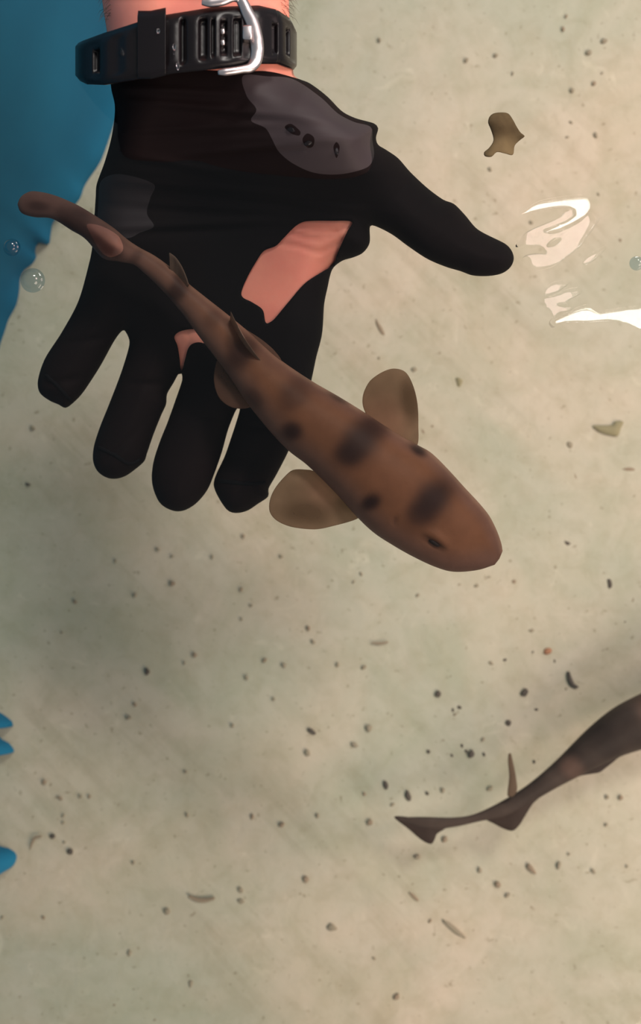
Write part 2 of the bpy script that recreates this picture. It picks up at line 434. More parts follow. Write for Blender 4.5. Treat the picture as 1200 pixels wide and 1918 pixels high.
m_skin = mat('skin', lin(238, 142, 124), 0.5, sss=0.25, var=(55, lin(245, 156, 134)), bump=(420, 0.15, 0.0004))
m_glove = mat('black_wet_glove', (0.0065, 0.0050, 0.0055, 1), 0.75, spec=0.06, bump=(60, 0.08, 0.0006), var=(9, (0.0110, 0.0060, 0.0062, 1)))
m_sheen = mat('black_glove_painted_sheen', (0.034, 0.025, 0.028, 1), 0.6, spec=0.25, bump=(120, 0.15, 0.0005))  # brighter sheen of the glove out of the water, put into the base colour

off = np.where(full[:, 1] > 150, 4.0, 0.0) * sm(full[:, 1], 150, 190)
bl = inset(full, off)
person = empty('person', P(370, 90, -0.03), 'right forearm and hand reaching in from the top, palm up, in torn black glove', 'person')
body = inflate('body', bl, bl, skin_top, skin_bot, 7.0, (1.0, 3.2, 6.5, 11.5), m_skin)
adopt(body, person)
# glove outline: the hand below the wrist, cut by the cuff line
cuff = [(549, 147), (520, 137), (490, 133), (430, 136), (400, 132), (300, 132), (206, 128)]
gi = catmull(hand, 5, closed=False)
gi = gi[:]
i1 = np.argmax(gi[:, 1] > 128.5) ; last = len(gi) - 1
while gi[last, 1] < 146: last -= 1
core = gi[i1:last + 1]
cu = catmull([tuple(core[-1])] + cuff[1:-1] + [tuple(core[0])], 6, closed=False)[1:-1]
gloop = np.vstack([core, cu])
def C3c(pts): return [(300 + x * 0.36667, 380 + y * 0.36667) for x, y in pts]
hole1 = catmull(C3c([(978, 97), (880, 92), (740, 95), (690, 120), (625, 185), (590, 220), (530, 245), (490, 300), (440, 390), (415, 472), (470, 508), (522, 545), (535, 600), (545, 616), (580, 595), (660, 500), (740, 410), (830, 350), (885, 315), (900, 270), (930, 200), (958, 140)]), 4)
hole2 = catmull(C3c([(72, 685), (100, 657), (160, 645), (225, 650), (255, 690), (250, 720), (195, 712), (160, 722), (140, 750), (124, 810), (108, 862), (98, 790), (88, 730)]), 4)
sheen1 = catmull([(455, 142), (500, 143), (548, 148), (600, 182), (632, 212), (662, 228), (694, 238), (697, 262), (700, 292), (688, 313), (640, 326), (590, 324), (548, 306), (522, 284), (510, 262), (497, 240), (470, 226), (480, 205), (462, 180)], 5)
sheen2 = catmull([(190, 338), (225, 326), (288, 345), (281, 372), (275, 400), (288, 424), (262, 436), (240, 446), (205, 440), (184, 428), (184, 380)], 5)
spots = [catmull([(533, 238), (545, 232), (562, 246), (560, 254), (545, 250)], 3), catmull([(566, 262), (575, 250), (588, 258), (586, 274), (575, 276)], 3), catmull([(624, 276), (630, 266), (636, 276), (630, 296)], 3)]
glove = inflate('glove', gloop, full, glove_top, glove_bot, 5.5, (0.9, 3.0, 6.0, 10.5), [m_glove, m_sheen], holes=[hole1, hole2], patches=[sheen1, sheen2], wet=spots, lip=0.0013)
glove['label'] = 'black fingered glove with a large tear in the palm'
adopt(glove, person)
# stitched seams round the finger ends
def on_glove(x, y, dz=0.0):
    p = np.array([[x, y]], float); return float(glove_top(p, dist(p, full))[0]) + dz
m_seam = mat('glove_seam_thread', (0.0075, 0.0065, 0.0075, 1), 0.9, spec=0.05, bump=(500, 0.5, 0.0004))
for pts_ in ([(86, 702), (108, 722), (128, 745), (134, 752)], [(184, 838), (212, 850), (242, 868), (262, 860)], [(408, 900), (440, 904), (472, 906), (497, 903)]):
    q = catmull(pts_, 5, closed=False)
    s_ = tube('seam', [(x, y, on_glove(x, y, 0.0000), 0.0009, 0.0006) for x, y in q], m_seam, seg=8)
    adopt(s_, person); s_.parent = glove; s_.location = (0, 0, 0)

# fine hair along both edges of the forearm
rh = random.Random(3); HV = []; HF = []
for i in range(130):
    left = i % 2 == 0; y = rh.uniform(-120, 60 if not left else 40)
    p = np.array([[0.0, y]]); ex = float(np.interp(y, [-220, -90, 0, 60], [165, 182, 191, 200] if left else [565, 548, 541, 544]))
    x = ex + (1 if left else -1) * rh.uniform(-1, 16); q = np.array([[x, y]]); dd = dist(q, bl) if inside(q, bl)[0] else np.zeros(1)
    z0_ = float(skin_top(q, dd)[0]); a0 = Vector(P(x, y, z0_)); sx = -1 if left else 1
    d0 = Vector((sx * rh.uniform(.5, 1), rh.uniform(-1.2, -.2), rh.uniform(-.3, .5))).normalized(); Lh = rh.uniform(.003, .006)
    d1 = (d0 + Vector((0, -0.8, -0.3))).normalized(); mid_ = a0 + d0 * Lh * .5; end_ = mid_ + d1 * Lh * .5; r_ = 0.00007
    b0 = len(HV)
    for c_, rr_ in ((a0, r_), (mid_, r_ * .8), (end_, r_ * .2)):
        for k in range(3): HV.append((c_.x + rr_ * math.cos(k * 2.1), c_.y + rr_ * math.sin(k * 2.1) * .6, c_.z + rr_ * math.sin(k * 2.1)))
    for s_i in range(2):
        for k in range(3): u_ = b0 + s_i * 3 + k; w_ = b0 + s_i * 3 + (k + 1) % 3; HF.append((u_, w_, w_ + 3, u_ + 3))
hr = mesh_obj('arm_hair', HV, HF, mat('brown_hair', (0.05, 0.03, 0.02, 1), 0.6), smooth=False); adopt(hr, person); hr['kind'] = 'stuff'

# ------------------------------------------------------------------ wristwatch seen from its clasp side
m_rub = mat('black_rubber', (0.0060, 0.0045, 0.0055, 1), 0.30, spec=0.24, bump=(90, 0.25, 0.0008))
m_steel = mat('brushed_steel', (0.55, 0.49, 0.49, 1), 0.30, metal=1.0, bump=(300, 0.1, 0.0003))
ZC = -0.0045; CX = 352.0; AX = 196.0; BZ = 0.0290
def strap_xz(th, grow=0.0):
    c, s = math.cos(th), math.sin(th); e = 2 / 2.5
    return CX + math.copysign(abs(c) ** e, c) * (AX + grow / k0), ZC + math.copysign(abs(s) ** e, s) * (BZ + grow)
UX = [150, 165, 200, 290, 345, 400, 480, 520, 540, 552]; UY = [84, 76, 62, 31, 22, 13, 10, 20, 34, 62]
LX = [150, 160, 172, 200, 330, 410, 480, 520, 552]; LY = [140, 152, 158, 159, 137, 129, 120, 120, 132]
slots = [(190, 6, .30, .75), (271, 9, .22, .80), (343, 5, .12, .86), (380, 7, .18, .80), (398, 3, .20, .78), (417, 6, .24, .76), (441, 7, .22, .80), (508, 6, .28, .80), (533, 4, .28, .75)]
def band(name, th0, th1, steps, grow, thick, yu, yl, slots_, m, rim=True):
    V = []; Fc = []; NV = 28
    for i in range(steps + 1):
        th = th0 + (th1 - th0) * i / steps
        x, z = strap_xz(th)
        x2, z2 = strap_xz(th + 0.001); tx, tz = (x2 - x) * k0, z2 - z; L = math.hypot(tx, tz) or 1
        nx, nz = tz / L, -tx / L
        if nx * (x - CX) + nz * (z - ZC) / k0 < 0: nx, nz = -nx, -nz
        a, b_ = yu(x), yl(x)
        for k in range(NV + 1):
            v = k / NV; y = a + (b_ - a) * v
            h_ = grow + thick
            if rim: h_ -= 0.0011 * (1 - sm(min(v, 1 - v), 0.0, 0.10))
            if math.sin(th) > 0.05:
                for sx, hw, v0, v1 in slots_:
                    h_ -= 0.0021 * (1 - sm(abs(x - sx), hw * 0.75, hw * 1.15)) * sm(v, v0 - .03, v0 + .03) * (1 - sm(v, v1 - .03, v1 + .03))
                if slots_: h_ += 0.00035 * math.sin(x * 0.16) * sm(v, .1, .2) * (1 - sm(v, .8, .9))
            zz = z + nz * h_; V.append(P(x + nx * h_ / k0, y, zz))
        for k in (NV, 0):
            y = b_ if k else a; V.append(P(x + nx * grow / k0, y, z + nz * grow))
    W = NV + 3
    for i in range(steps):
        for k in range(W):
            a = i * W + k; b_ = i * W + (k + 1) % W; Fc.append((a, b_, b_ + W, a + W))
    Fc.append(tuple(range(W))[::-1]); Fc.append(tuple(range(steps * W, (steps + 1) * W)))
    return mesh_obj(name, V, Fc, m)
watch = empty('wristwatch', P(352, 85, -0.035), 'black rubber wristwatch band with silver buckle strapped round the wrist', 'watch')
yu = lambda x: float(np.interp(x, UX, UY)); yl = lambda x: float(np.interp(x, LX, LY))
st = band('strap', math.radians(40), math.radians(318), 640, 0.0002, 0.0030, yu, yl, slots, m_rub); adopt(st, watch)
st2 = band('strap', math.radians(-50), math.radians(58), 200, -0.0006, 0.0022, yu, yl, slots, m_rub); adopt(st2, watch); st2['label'] = 'short buckle end of the strap'
kp = band('strap_keeper', math.radians(98), math.radians(112), 60, 0.0030, 0.0020, lambda x: float(np.interp(x, [285, 340], [20, 8])), lambda x: float(np.interp(x, [285, 340], [148, 134])), [], m_rub); adopt(kp, watch)
def strap_z(x):    # height of the strap's outer face at pixel column x
    u = min(1.0, abs(x - CX) / AX); return ZC + BZ * (1 - u ** 2.5) ** (1 / 2.5)
bk = []
for (x, y, hw, hh) in ((378, 4, .0010, .0008), (392, 5, .0016, .0011), (415, 2, .0017, .0012), (435, -6, .0018, .0012), (448, -4, .0020, .0013), (456, 8, .0021, .0013), (463, 24, .0023, .0014), (471, 40, .0025, .0014), (476, 58, .0026, .0014),
                     (480, 78, .0026, .0014), (481, 98, .0025, .0014), (477, 116, .0024, .0013), (468, 127, .0018, .0013), (454, 130, .0014, .0012), (437, 133, .0014, .0012), (420, 135, .0014, .0011), (408, 136, .0008, .0007)):
    bk.append((x, y, strap_z(x) + 0.0042, hw, hh))
bkc = catmull([b_[:2] for b_ in bk], 4, closed=False)
tpar = np.linspace(0, 1, len(bkc)); raw = np.cumsum([0] + [math.dist(bk[i][:2], bk[i + 1][:2]) for i in range(len(bk) - 1)]); raw = raw / raw[-1]
cl = np.cumsum([0] + [math.dist(bkc[i], bkc[i + 1]) for i in range(len(bkc) - 1)]); cl = cl / cl[-1]
bpath = [(x, y, float(np.interp(t, raw, [q[2] for q in bk])), float(np.interp(t, raw, [q[3] for q in bk])), float(np.interp(t, raw, [q[4] for q in bk]))) for (x, y), t in zip(bkc, cl)]
bu = tube('buckle', bpath, m_steel, seg=16); adopt(bu, watch)
def slab(name, x0, y0, x1, y1, z0, z1, m, bev=0.0006):
    a = P(x0, y0, z1); b_ = P(x1, y1, z1)
    V = [(a[0], a[1], z0), (b_[0], a[1], z0), (b_[0], b_[1], z0), (a[0], b_[1], z0), (a[0], a[1], z1), (b_[0], a[1], z1), (b_[0], b_[1], z1), (a[0], b_[1], z1)]
    o = mesh_obj(name, V, [(0, 1, 2, 3), (7, 6, 5, 4), (0, 4, 5, 1), (1, 5, 6, 2), (2, 6, 7, 3), (3, 7, 4, 0)], m)
    md = o.modifiers.new('bevel', 'BEVEL'); md.width = bev; md.segments = 3
    return o
zb = strap_z(464)
pr = slab('prong', 453, 45, 473, 73, zb + 0.002, zb + 0.0062, m_steel, 0.0009); adopt(pr, watch); pr.parent = bu; pr.location = (0, 0, 0)
for y0, y1 in ((52, 63), (73, 84)):
    pn = slab('pin_end', 412, y0, 421, y1, strap_z(417) - 0.001, strap_z(417) + 0.0026, m_steel, 0.0006); adopt(pn, watch); pn.parent = bu; pn.location = (0, 0, 0)
cs = slab('watch_case', 262, 0, 442, 172, ZC - BZ - 0.012, ZC - BZ - 0.001, m_rub, 0.003); adopt(cs, watch)

# ------------------------------------------------------------------ shark pup over the palm
def paint(o, fn):
    me = o.data; N = len(me.vertices); a = np.empty(N * 3); me.vertices.foreach_get('co', a); a = a.reshape(-1, 3)
    k = F / (H - a[:, 2]); px = np.stack([600 + a[:, 0] * k, 959 - a[:, 1] * k], 1)
    col = fn(px, a); at = me.color_attributes.new('skin_pattern', 'FLOAT_COLOR', 'POINT')
    at.data.foreach_set('color', np.hstack([col, np.ones((N, 1))]).ravel())
def vmat(name, rough, spec, trans=0.0, sss=0.0, bump=(300, 0.25, 0.0004), alpha=1.0):
    m = mat(name, rough=rough, spec=spec, sss=sss, bump=bump); n = m.node_tree.nodes; l = m.node_tree.links; b = n['Principled BSDF']
    at = n.new('ShaderNodeVertexColor'); at.layer_name = 'skin_pattern'
    nz = n.new('ShaderNodeTexNoise'); nz.inputs['Scale'].default_value = 160; nz.inputs['Detail'].default_value = 6
    tc = n.new('ShaderNodeTexCoord'); l.new(tc.outputs['Object'], nz.inputs['Vector'])
    rp = n.new('ShaderNodeMapRange'); rp.inputs['To Min'].default_value = 0.80; rp.inputs['To Max'].default_value = 1.20; l.new(nz.outputs['Fac'], rp.inputs['Value'])
    vm = n.new('ShaderNodeVectorMath'); vm.operation = 'SCALE'; l.new(at.outputs['Color'], vm.inputs[0]); l.new(rp.outputs[0], vm.inputs['Scale'])
    l.new(vm.outputs[0], b.inputs['Base Color'])
    if trans:
        out = n['Material Output']; t = n.new('ShaderNodeBsdfTranslucent'); mx = n.new('ShaderNodeMixShader'); mx.inputs[0].default_value = trans
        l.new(vm.outputs[0], t.inputs['Color']); l.new(b.outputs[0], mx.inputs[1]); l.new(t.outputs[0], mx.inputs[2])
        mx2 = n.new('ShaderNodeMixShader'); mx2.inputs[0].default_value = alpha; tp = n.new('ShaderNodeBsdfTransparent')
        tp.inputs['Color'].default_value = (0.75, 0.62, 0.48, 1)
        l.new(tp.outputs[0], mx2.inputs[1]); l.new(mx.outputs[0], mx2.inputs[2]); l.new(mx2.outputs[0], out.inputs['Surface'])
    return m
m_shark = vmat('banded_shark_skin', 0.5, 0.10, sss=0.0)
m_fin = vmat('shark_fin_membrane', 0.5, 0.1, trans=0.35, alpha=0.66)

up = [(33, 381), (38, 370), (48, 362), (64, 358), (100, 365), (143, 383), (177, 403), (213, 427), (238, 448), (262, 464), (288, 478), (316, 498), (348, 527), (384, 556), (421, 585), (459, 616), (498, 652), (529, 677), (581, 712), (633, 742), (685, 774), (737, 808), (781, 833), (807, 848), (837, 877), (876, 920), (911, 959), (928, 989), (938, 1016), (941, 1032)]
lw = [(33, 384), (37, 395), (46, 402), (66, 407), (98, 410), (133, 431), (160, 448), (192, 483), (222, 490), (250, 496), (268, 510), (294, 534), (318, 560), (345, 592), (374, 632), (402, 668), (434, 712), (462, 754), (503, 805), (540, 844), (577, 873), (625, 920), (668, 968), (700, 998), (735, 1021), (772, 1042), (815, 1062), (850, 1071), (893, 1068), (926, 1058)]
U = np.array(up, float); Lw = np.array(lw, float)
pz = np.linspace(0, 1, len(up))
tq = np.linspace(0, 1, 260)
def crv(A):
    t = pz; out = []
    for k in range(A.shape[1]):
        # smooth cubic through the samples
        y = A[:, k]; m_ = np.gradient(y, t); i = np.clip(np.searchsorted(t, tq) - 1, 0, len(t) - 2); hh = t[i + 1] - t[i]; s = (tq - t[i]) / hh
        out.append((2*s**3-3*s**2+1)*y[i] + (s**3-2*s**2+s)*hh*m_[i] + (-2*s**3+3*s**2)*y[i+1] + (s**3-s**2)*hh*m_[i+1])
    return np.stack(out, 1)
U_, L_ = crv(U), crv(Lw)
cen = (U_ + L_) / 2; hw = np.linalg.norm(U_ - L_, axis=1) / 2
zc = np.interp(cen[:, 0], [33, 120, 215, 300, 400, 500, 640, 800, 940], [-0.0060, -0.0040, -0.0030, -0.0085, -0.0115, -0.0150, -0.0175, -0.0180, -0.0175])
hz = hw * k0 * np.interp(tq, [0, 0.25, 0.4, 0.6, 0.8, 0.93, 1], [0.55, 0.72, 0.9, 0.82, 0.72, 0.62, 0.62])
seg = 72; V = []; Fc = []
for i in range(len(tq)):
    sd = (U_[i] - L_[i]) / 2
    for k in range(seg):
        a = 2 * math.pi * k / seg; ca, sa = math.cos(a), math.sin(a)
        e = 1.0 if tq[i] < 0.7 else 1.0 - 0.1 * (tq[i] - 0.7) / 0.3
        z = zc[i] + (abs(sa) ** e) * math.copysign(1, sa) * hz[i] * (1.0 if sa > 0 else 0.85)
        q = cen[i] + sd * ca; V.append(P(q[0], q[1], z))
for i in range(len(tq) - 1):
    for k in range(seg):
        a = i * seg + k; b_ = i * seg + (k + 1) % seg; Fc.append((a, a + seg, b_ + seg, b_))
n0 = len(V); V.append(P(cen[0][0], cen[0][1], zc[0])); V.append(P((U_[-1][0] + L_[-1][0]) / 2 + 1.5, (U_[-1][1] + L_[-1][1]) / 2 + 1.5, zc[-1]))
for k in range(seg): Fc.append((n0, k, (k + 1) % seg)); Fc.append((n0 + 1, (len(tq) - 1) * seg + (k + 1) % seg, (len(tq) - 1) * seg + k))
# snout and eye relief
V = np.array(V)
kk = F / (H - V[:, 2]); PX = np.stack([600 + V[:, 0] * kk, 959 - V[:, 1] * kk], 1)
def blob(p, x, y, rx, ry, ang):
    c, s = math.cos(ang), math.sin(ang); dx = p[:, 0] - x; dy = p[:, 1] - y
    return np.exp(-(((dx * c + dy * s) / rx) ** 2 + ((-dx * s + dy * c) / ry) ** 2) ** 1.7)
up_ = V[:, 2] > np.interp(PX[:, 0], cen[:, 0], zc)
V[:, 2] += np.where(up_, 0.0016 * blob(PX, 817, 1010, 26, 12, 0.55) - 0.0016 * blob(PX, 812, 1017, 20, 5, 0.55) + 0.0010 * blob(PX, 885, 935, 26, 12, 0.9) - 0.0008 * blob(PX, 740, 975, 8, 4, 0.9), 0)
root = empty('shark', P(500, 700, -0.03), 'brown shark pup with dark saddle bands lying over the open gloved palm', 'shark')
sb = mesh_obj('body', [tuple(v) for v in V], Fc, m_shark)
BROWN = np.array([0.182, 0.074, 0.037]); DARK = np.array([0.026, 0.011, 0.009]); MAUVE = np.array([0.165, 0.085, 0.066]); PALE = np.array([0.42, 0.24, 0.16])
def shark_col(p, co):
    col = np.tile(BROWN, (len(p), 1))
    t = np.clip((p[:, 0] - 33) / 900, 0, 1)
    dU = dist(p, U_, False); dL = dist(p, L_, False)
    flank = 1 - sm(np.minimum(dU, dL * 0.62), 4, 34)
    col = col * (1 - 0.75 * flank[:, None]) + MAUVE * 0.75 * flank[:, None]
    edge = 1 - sm(dU, 0, 10); col = col * (1 - 0.35 * edge[:, None]) + PALE * 0.35 * edge[:, None]
    k = 1 - sm(t, 0.14, 0.32); col = col * (1 - 0.8 * k[:, None]) + np.array([0.085, 0.045, 0.040]) * 0.8 * k[:, None]
    Bs = [(808, 938, 56, 33, -0.85, .97), (785, 964, 26, 22, 0, .5), (673, 828, 56, 36, -0.92, .9), (652, 850, 26, 22, 0, .8), (704, 800, 30, 24, 0, .6), (547, 808, 22, 20, 0, .95), (694, 941, 22, 16, -0.5, 1), (783, 843, 18, 10, 0.6, .95),
          (551, 738, 42, 28, -0.95, .6), (633, 746, 22, 6, 0.5, .7), (452, 662, 38, 26, -0.8, .85), (440, 640, 20, 18, 0, .5), (476, 745, 26, 14, 0.9, .55), (398, 598, 22, 16, -0.9, .4), (332, 545, 24, 18, -0.9, .85), (335, 520, 12, 12, 0, .6),
          (255, 480, 16, 10, -0.9, .45), (206, 470, 26, 12, 0.35, .95), (150, 405, 24, 14, 0.5, .65), (185, 452, 22, 8, 0.5, .6), (120, 398, 14, 16, 0, .4), (72, 386, 22, 10, 0.1, .7), (130, 420, 26, 7, .6, .75),
          (165, 436, 62, 11, 0.62, .8), (815, 1017, 22, 6, 0.55, .75), (740, 975, 6, 4, 0.9, .5)]
    for x, y, a, b_, ang, s in Bs:
        w_ = (blob(p, x, y, a, b_, ang) * s)[:, None]; col = col * (1 - w_) + DARK * w_
    belly = (co[:, 2] < np.interp(p[:, 0], cen[:, 0], zc) - 0.0015)[:, None]
    return np.where(belly, col * 0.3 + PALE * 0.7, col)
paint(sb, shark_col); adopt(sb, root)
# eye set in its slit
m_eye = mat('shark_eye', (0.022, 0.014, 0.012, 1), 0.4, spec=0.1)
def ico(name, px, py, z, rx, ry, rz, m, ang=0.0, sub=2, rough=0.0, seed=0):
    import bmesh
    bm = bmesh.new(); bmesh.ops.create_icosphere(bm, subdivisions=sub, radius=1.0); rnd = random.Random(seed)
    ph = [rnd.uniform(0, 6.28) for _ in range(6)]
    x0, y0, z0 = P(px, py, z); ca, sa = math.cos(ang), math.sin(ang)
    for v in bm.verts:
        k = 1 + rough * (math.sin(2.3 * v.co.x + ph[0]) * math.cos(2.9 * v.co.y + ph[1]) + 0.6 * math.sin(4.1 * v.co.y + ph[2] + 2 * v.co.x) + 0.4 * math.sin(5 * v.co.z + ph[3]))
        X, Y, Z = v.co.x * rx * k, v.co.y * ry * k, v.co.z * rz * k
        v.co = (X * ca - Y * sa, X * sa + Y * ca, Z)
    me = bpy.data.meshes.new(name); bm.to_mesh(me); bm.free(); me.materials.append(m)
    me.polygons.foreach_set('use_smooth', [True] * len(me.polygons))
    o = bpy.data.objects.new(name, me); C.objects.link(o); o.location = (x0, y0, z0); return o
def shark_top(x, y):
    d2 = (PX[:, 0] - x) ** 2 + (PX[:, 1] - y) ** 2; d2 = np.where(up_, d2, 1e9); return float(V[int(np.argmin(d2)), 2])
ey = ico('eye', 813, 1017, shark_top(813, 1017) - 0.0001, 0.0026, 0.0009, 0.0007, m_eye, -0.55); adopt(ey, root)

def fin(name, pts, zf, thick, m, colfn, parent, step=5, sp=6):
    lp = catmull(pts, step)
    mxd = [1.0]
    def top(p, d): return zf(p) + thick * np.sqrt(np.clip(d / 40.0, 0, 1))
    def bot(p, d): return zf(p) - thick * np.sqrt(np.clip(d / 40.0, 0, 1))
    o = inflate(name, lp, lp, top, bot, sp, (0.8, 2.6), m)
    paint(o, colfn); adopt(o, parent); return o
def C4(pts): return [(460 + x * 0.43333, 660 + y * 0.43333) for x, y in pts]
TAN = np.array([0.34, 0.225, 0.150]); PINK = np.array([0.42, 0.20, 0.14])
def fin_col(darks, rootpt, edgeloop=None):
    def f(p, co):
        col = np.tile(TAN, (len(p), 1))
        dr = np.linalg.norm(p - np.array(rootpt), axis=1); w_ = (1 - sm(dr, 15, 75))[:, None]; col = col * (1 - 0.6 * w_) + PINK * 0.6 * w_
        for x, y, a, b_, ang, s in darks:
            w_ = (blob(p, x, y, a, b_, ang) * s)[:, None]; col = col * (1 - w_) + np.array([0.085, 0.045, 0.026]) * w_
        return col
    return f
pu = C4([(520, 268), (506, 230), (505, 195), (515, 160), (540, 120), (590, 85), (640, 70), (690, 85), (722, 140), (742, 220), (746, 320), (742, 400), (700, 440), (640, 430), (560, 350)])
fin('pectoral_fin', pu, lambda p: -0.0195 + 0.00004 * np.clip(860 - p[:, 1], 0, 200) * 0.8, 0.0012, m_fin, fin_col([(768, 748, 20, 42, -0.15, .9), (722, 745, 40, 45, 0.3, .3)], (715, 790)), root)
pl = C4([(292, 512), (265, 507), (205, 508), (165, 540), (125, 590), (104, 640), (104, 690), (135, 728), (200, 755), (300, 765), (380, 750), (480, 720), (520, 680), (470, 620), (400, 580), (320, 530)])
fin('pectoral_fin', pl, lambda p: -0.0215 + 0.00002 * (640 - p[:, 0]) * 0.6, 0.0012, m_fin, fin_col([(575, 960, 48, 24, 0.1, .85), (555, 925, 26, 22, 0, .35), (648, 943, 22, 18, 0, .7)], (620, 910)), root)
pv = C3c([(300, 790), (276, 860), (276, 930), (300, 995), (350, 1038), (410, 1052), (470, 1040), (500, 1010), (420, 900), (360, 810)])
def pv_col(p, co):
    c = np.tile(np.array([0.21, 0.11, 0.075]), (len(p), 1)); w_ = blob(p, 425, 705, 25, 40, -0.3)[:, None] * 0.5
    return c * (1 - w_) + np.array([0.10, 0.06, 0.045]) * w_
fin('pelvic_fin', pv, lambda p: -0.0165 + 0 * p[:, 0], 0.0010, m_fin, pv_col, root)
pw = [(455, 614), (462, 618), (490, 636), (514, 657), (528, 678), (516, 686), (480, 664), (456, 638)]
fin('pelvic_fin', pw, lambda p: -0.0135 + 0 * p[:, 0], 0.0008, m_fin, pv_col, root, 4, 5)

def dorsal(name, base, tip, height_pts, parent, colr, th=0.0007):
    """upright blade along the back: base = list of (px, py) on the back, heights in metres with sideways lean"""
    V = []; Fc = []; nb = len(base); R = 6
    for i, ((x, y), (h_, lx, ly)) in enumerate(zip(base, height_pts)):
        zb_ = shark_top(x, y) - 0.0012
        for j in range(R + 1):
            f = j / R; w_ = th * (1 - f * 0.85)
            px, py = x + lx * f, y + ly * f; z = zb_ + h_ * f
            X, Y, Z = P(px, py, z); V.append((X - w_ * 0.6, Y - w_ * 0.8, Z)); V.append((X + w_ * 0.6, Y + w_ * 0.8, Z))
    W = (R + 1) * 2
    for i in range(nb - 1):
        for j in range(R):
            a = i * W + j * 2; Fc.append((a, a + W, a + W + 2, a + 2)); Fc.append((a + 1, a + 3, a + W + 3, a + W + 1))
        a = i * W + R * 2; Fc.append((a, a + W, a + W + 1, a + 1))
    for i in (0, nb - 1):
        for j in range(R): a = i * W + j * 2; Fc.append((a, a + 1, a + 3, a + 2))
    o = mesh_obj(name, V, Fc, m_fin); paint(o, lambda p, co: np.tile(np.array(colr), (len(p), 1))); adopt(o, parent); return o
bs = catmull([(486, 678), (470, 660), (455, 640), (440, 615), (432, 600)], 4, closed=False); t_ = np.linspace(0, 1, len(bs))
dorsal('dorsal_fin', bs, None, [(0.0085 * math.sin(min(1, a * 1.25) * math.pi * 0.62), (4 * (1 - a)), -16 * a) for a in t_], root, (0.30, 0.21, 0.16))
bs = catmull([(351, 538), (343, 527), (332, 516), (321, 508)], 3, closed=False); t_ = np.linspace(0, 1, len(bs))
dorsal('dorsal_fin', bs, None, [(0.0050 * math.sin(min(1, .25 + a) * math.pi * 0.6), 2 - 6 * a, -34 * math.sin(min(1, .1 + a) * math.pi * .5)) for a in t_], root, (0.30, 0.20, 0.15), 0.0012)

# ------------------------------------------------------------------ second shark near the floor, lower right
ZS = -0.215
root2 = empty('shark', P(1150, 1400, ZS - 0.02), 'dark shark swimming at the lower right edge, only its tail half in view', 'shark')
up2 = [(742, 1531), (790, 1530), (850, 1531), (890, 1524), (940, 1500), (990, 1468), (1040, 1425), (1100, 1365), (1150, 1325), (1205, 1296), (1270, 1262), (1350, 1222), (1440, 1176), (1500, 1150), (1540, 1140)]
lw2 = [(744, 1535), (800, 1553), (850, 1549), (900, 1538), (950, 1528), (1000, 1500), (1055, 1469), (1120, 1437), (1165, 1416), (1215, 1400), (1290, 1376), (1380, 1344), (1480, 1296), (1530, 1250), (1555, 1170)]
U2 = np.array(up2, float); L2 = np.array(lw2, float); pz = np.linspace(0, 1, len(up2)); tq = np.linspace(0, 1, 180)
U2_, L2_ = crv(U2), crv(L2); c2_ = (U2_ + L2_) / 2; h2 = np.linalg.norm(U2_ - L2_, axis=1) / 2; ks = (H - ZS) / F
V2 = []; Fc = []; seg = 48
for i in range(len(tq)):
    sd = (U2_[i] - L2_[i]) / 2
    for k in range(seg):
        a = 2 * math.pi * k / seg; q = c2_[i] + sd * math.cos(a); V2.append(P(q[0], q[1], ZS + math.sin(a) * h2[i] * ks * (0.55 + 0.3 * tq[i])))
for i in range(len(tq) - 1):
    for k in range(seg):
        a = i * seg + k; b_ = i * seg + (k + 1) % seg; Fc.append((a, a + seg, b_ + seg, b_))
Fc.append(tuple(range(seg))); Fc.append(tuple(range((len(tq) - 1) * seg, len(tq) * seg))[::-1])
s2 = mesh_obj('body', V2, Fc, m_shark)
D1 = np.array([0.066, 0.046, 0.036]); D2 = np.array([0.024, 0.017, 0.014]); D3 = np.array([0.120, 0.070, 0.052])
def col2(p, co):
    c = np.tile(D1, (len(p), 1))
    for x, y, a, b_, ang, s in ((1075, 1430, 38, 50, -0.7, .8), (1190, 1370, 26, 60, -0.7, .7), (1020, 1470, 20, 30, -.7, .3), (1290, 1310, 30, 70, -.5, .7)):
        w_ = (blob(p, x, y, a, b_, ang) * s)[:, None]
        c = c * (1 - w_) + (D3 if (x in (1075,) and False) else D2) * w_
    for x, y, a, b_, ang, s in ((1070, 1438, 20, 30, -0.7, .7), (1225, 1340, 22, 50, -.7, .7)):
        w_ = (blob(p, x, y, a, b_, ang) * s)[:, None]; c = c * (1 - w_) + D3 * w_
    for x, y, a, b_, ang, s in ((1135, 1385, 42, 55, -0.7, .9), (990, 1490, 40, 30, -.6, .5)):
        w_ = (blob(p, x, y, a, b_, ang) * s)[:, None]; c = c * (1 - w_) + D2 * w_
    return c
paint(s2, col2); adopt(s2, root2)
def flat_col(c): return lambda p, co: np.tile(np.array(c), (len(p), 1))
m_fin2 = vmat('dark_fin_membrane', 0.5, 0.1, trans=0.2, alpha=0.93)
fin('tail_fin', [(738, 1530), (770, 1531), (810, 1536), (840, 1545), (832, 1553), (818, 1562), (814, 1572), (807, 1581), (790, 1574), (765, 1553)], lambda p: ZS + 0 * p[:, 0], 0.0014, m_fin2, flat_col((0.060, 0.040, 0.032)), root2, 4, 5)
fin('anal_fin', [(905, 1530), (925, 1543), (945, 1553), (960, 1556), (972, 1546), (985, 1525), (998, 1505), (1013, 1489), (990, 1482), (940, 1515)], lambda p: ZS + 0 * p[:, 0], 0.0016, m_fin2, flat_col((0.055, 0.036, 0.028)), root2, 4, 6)
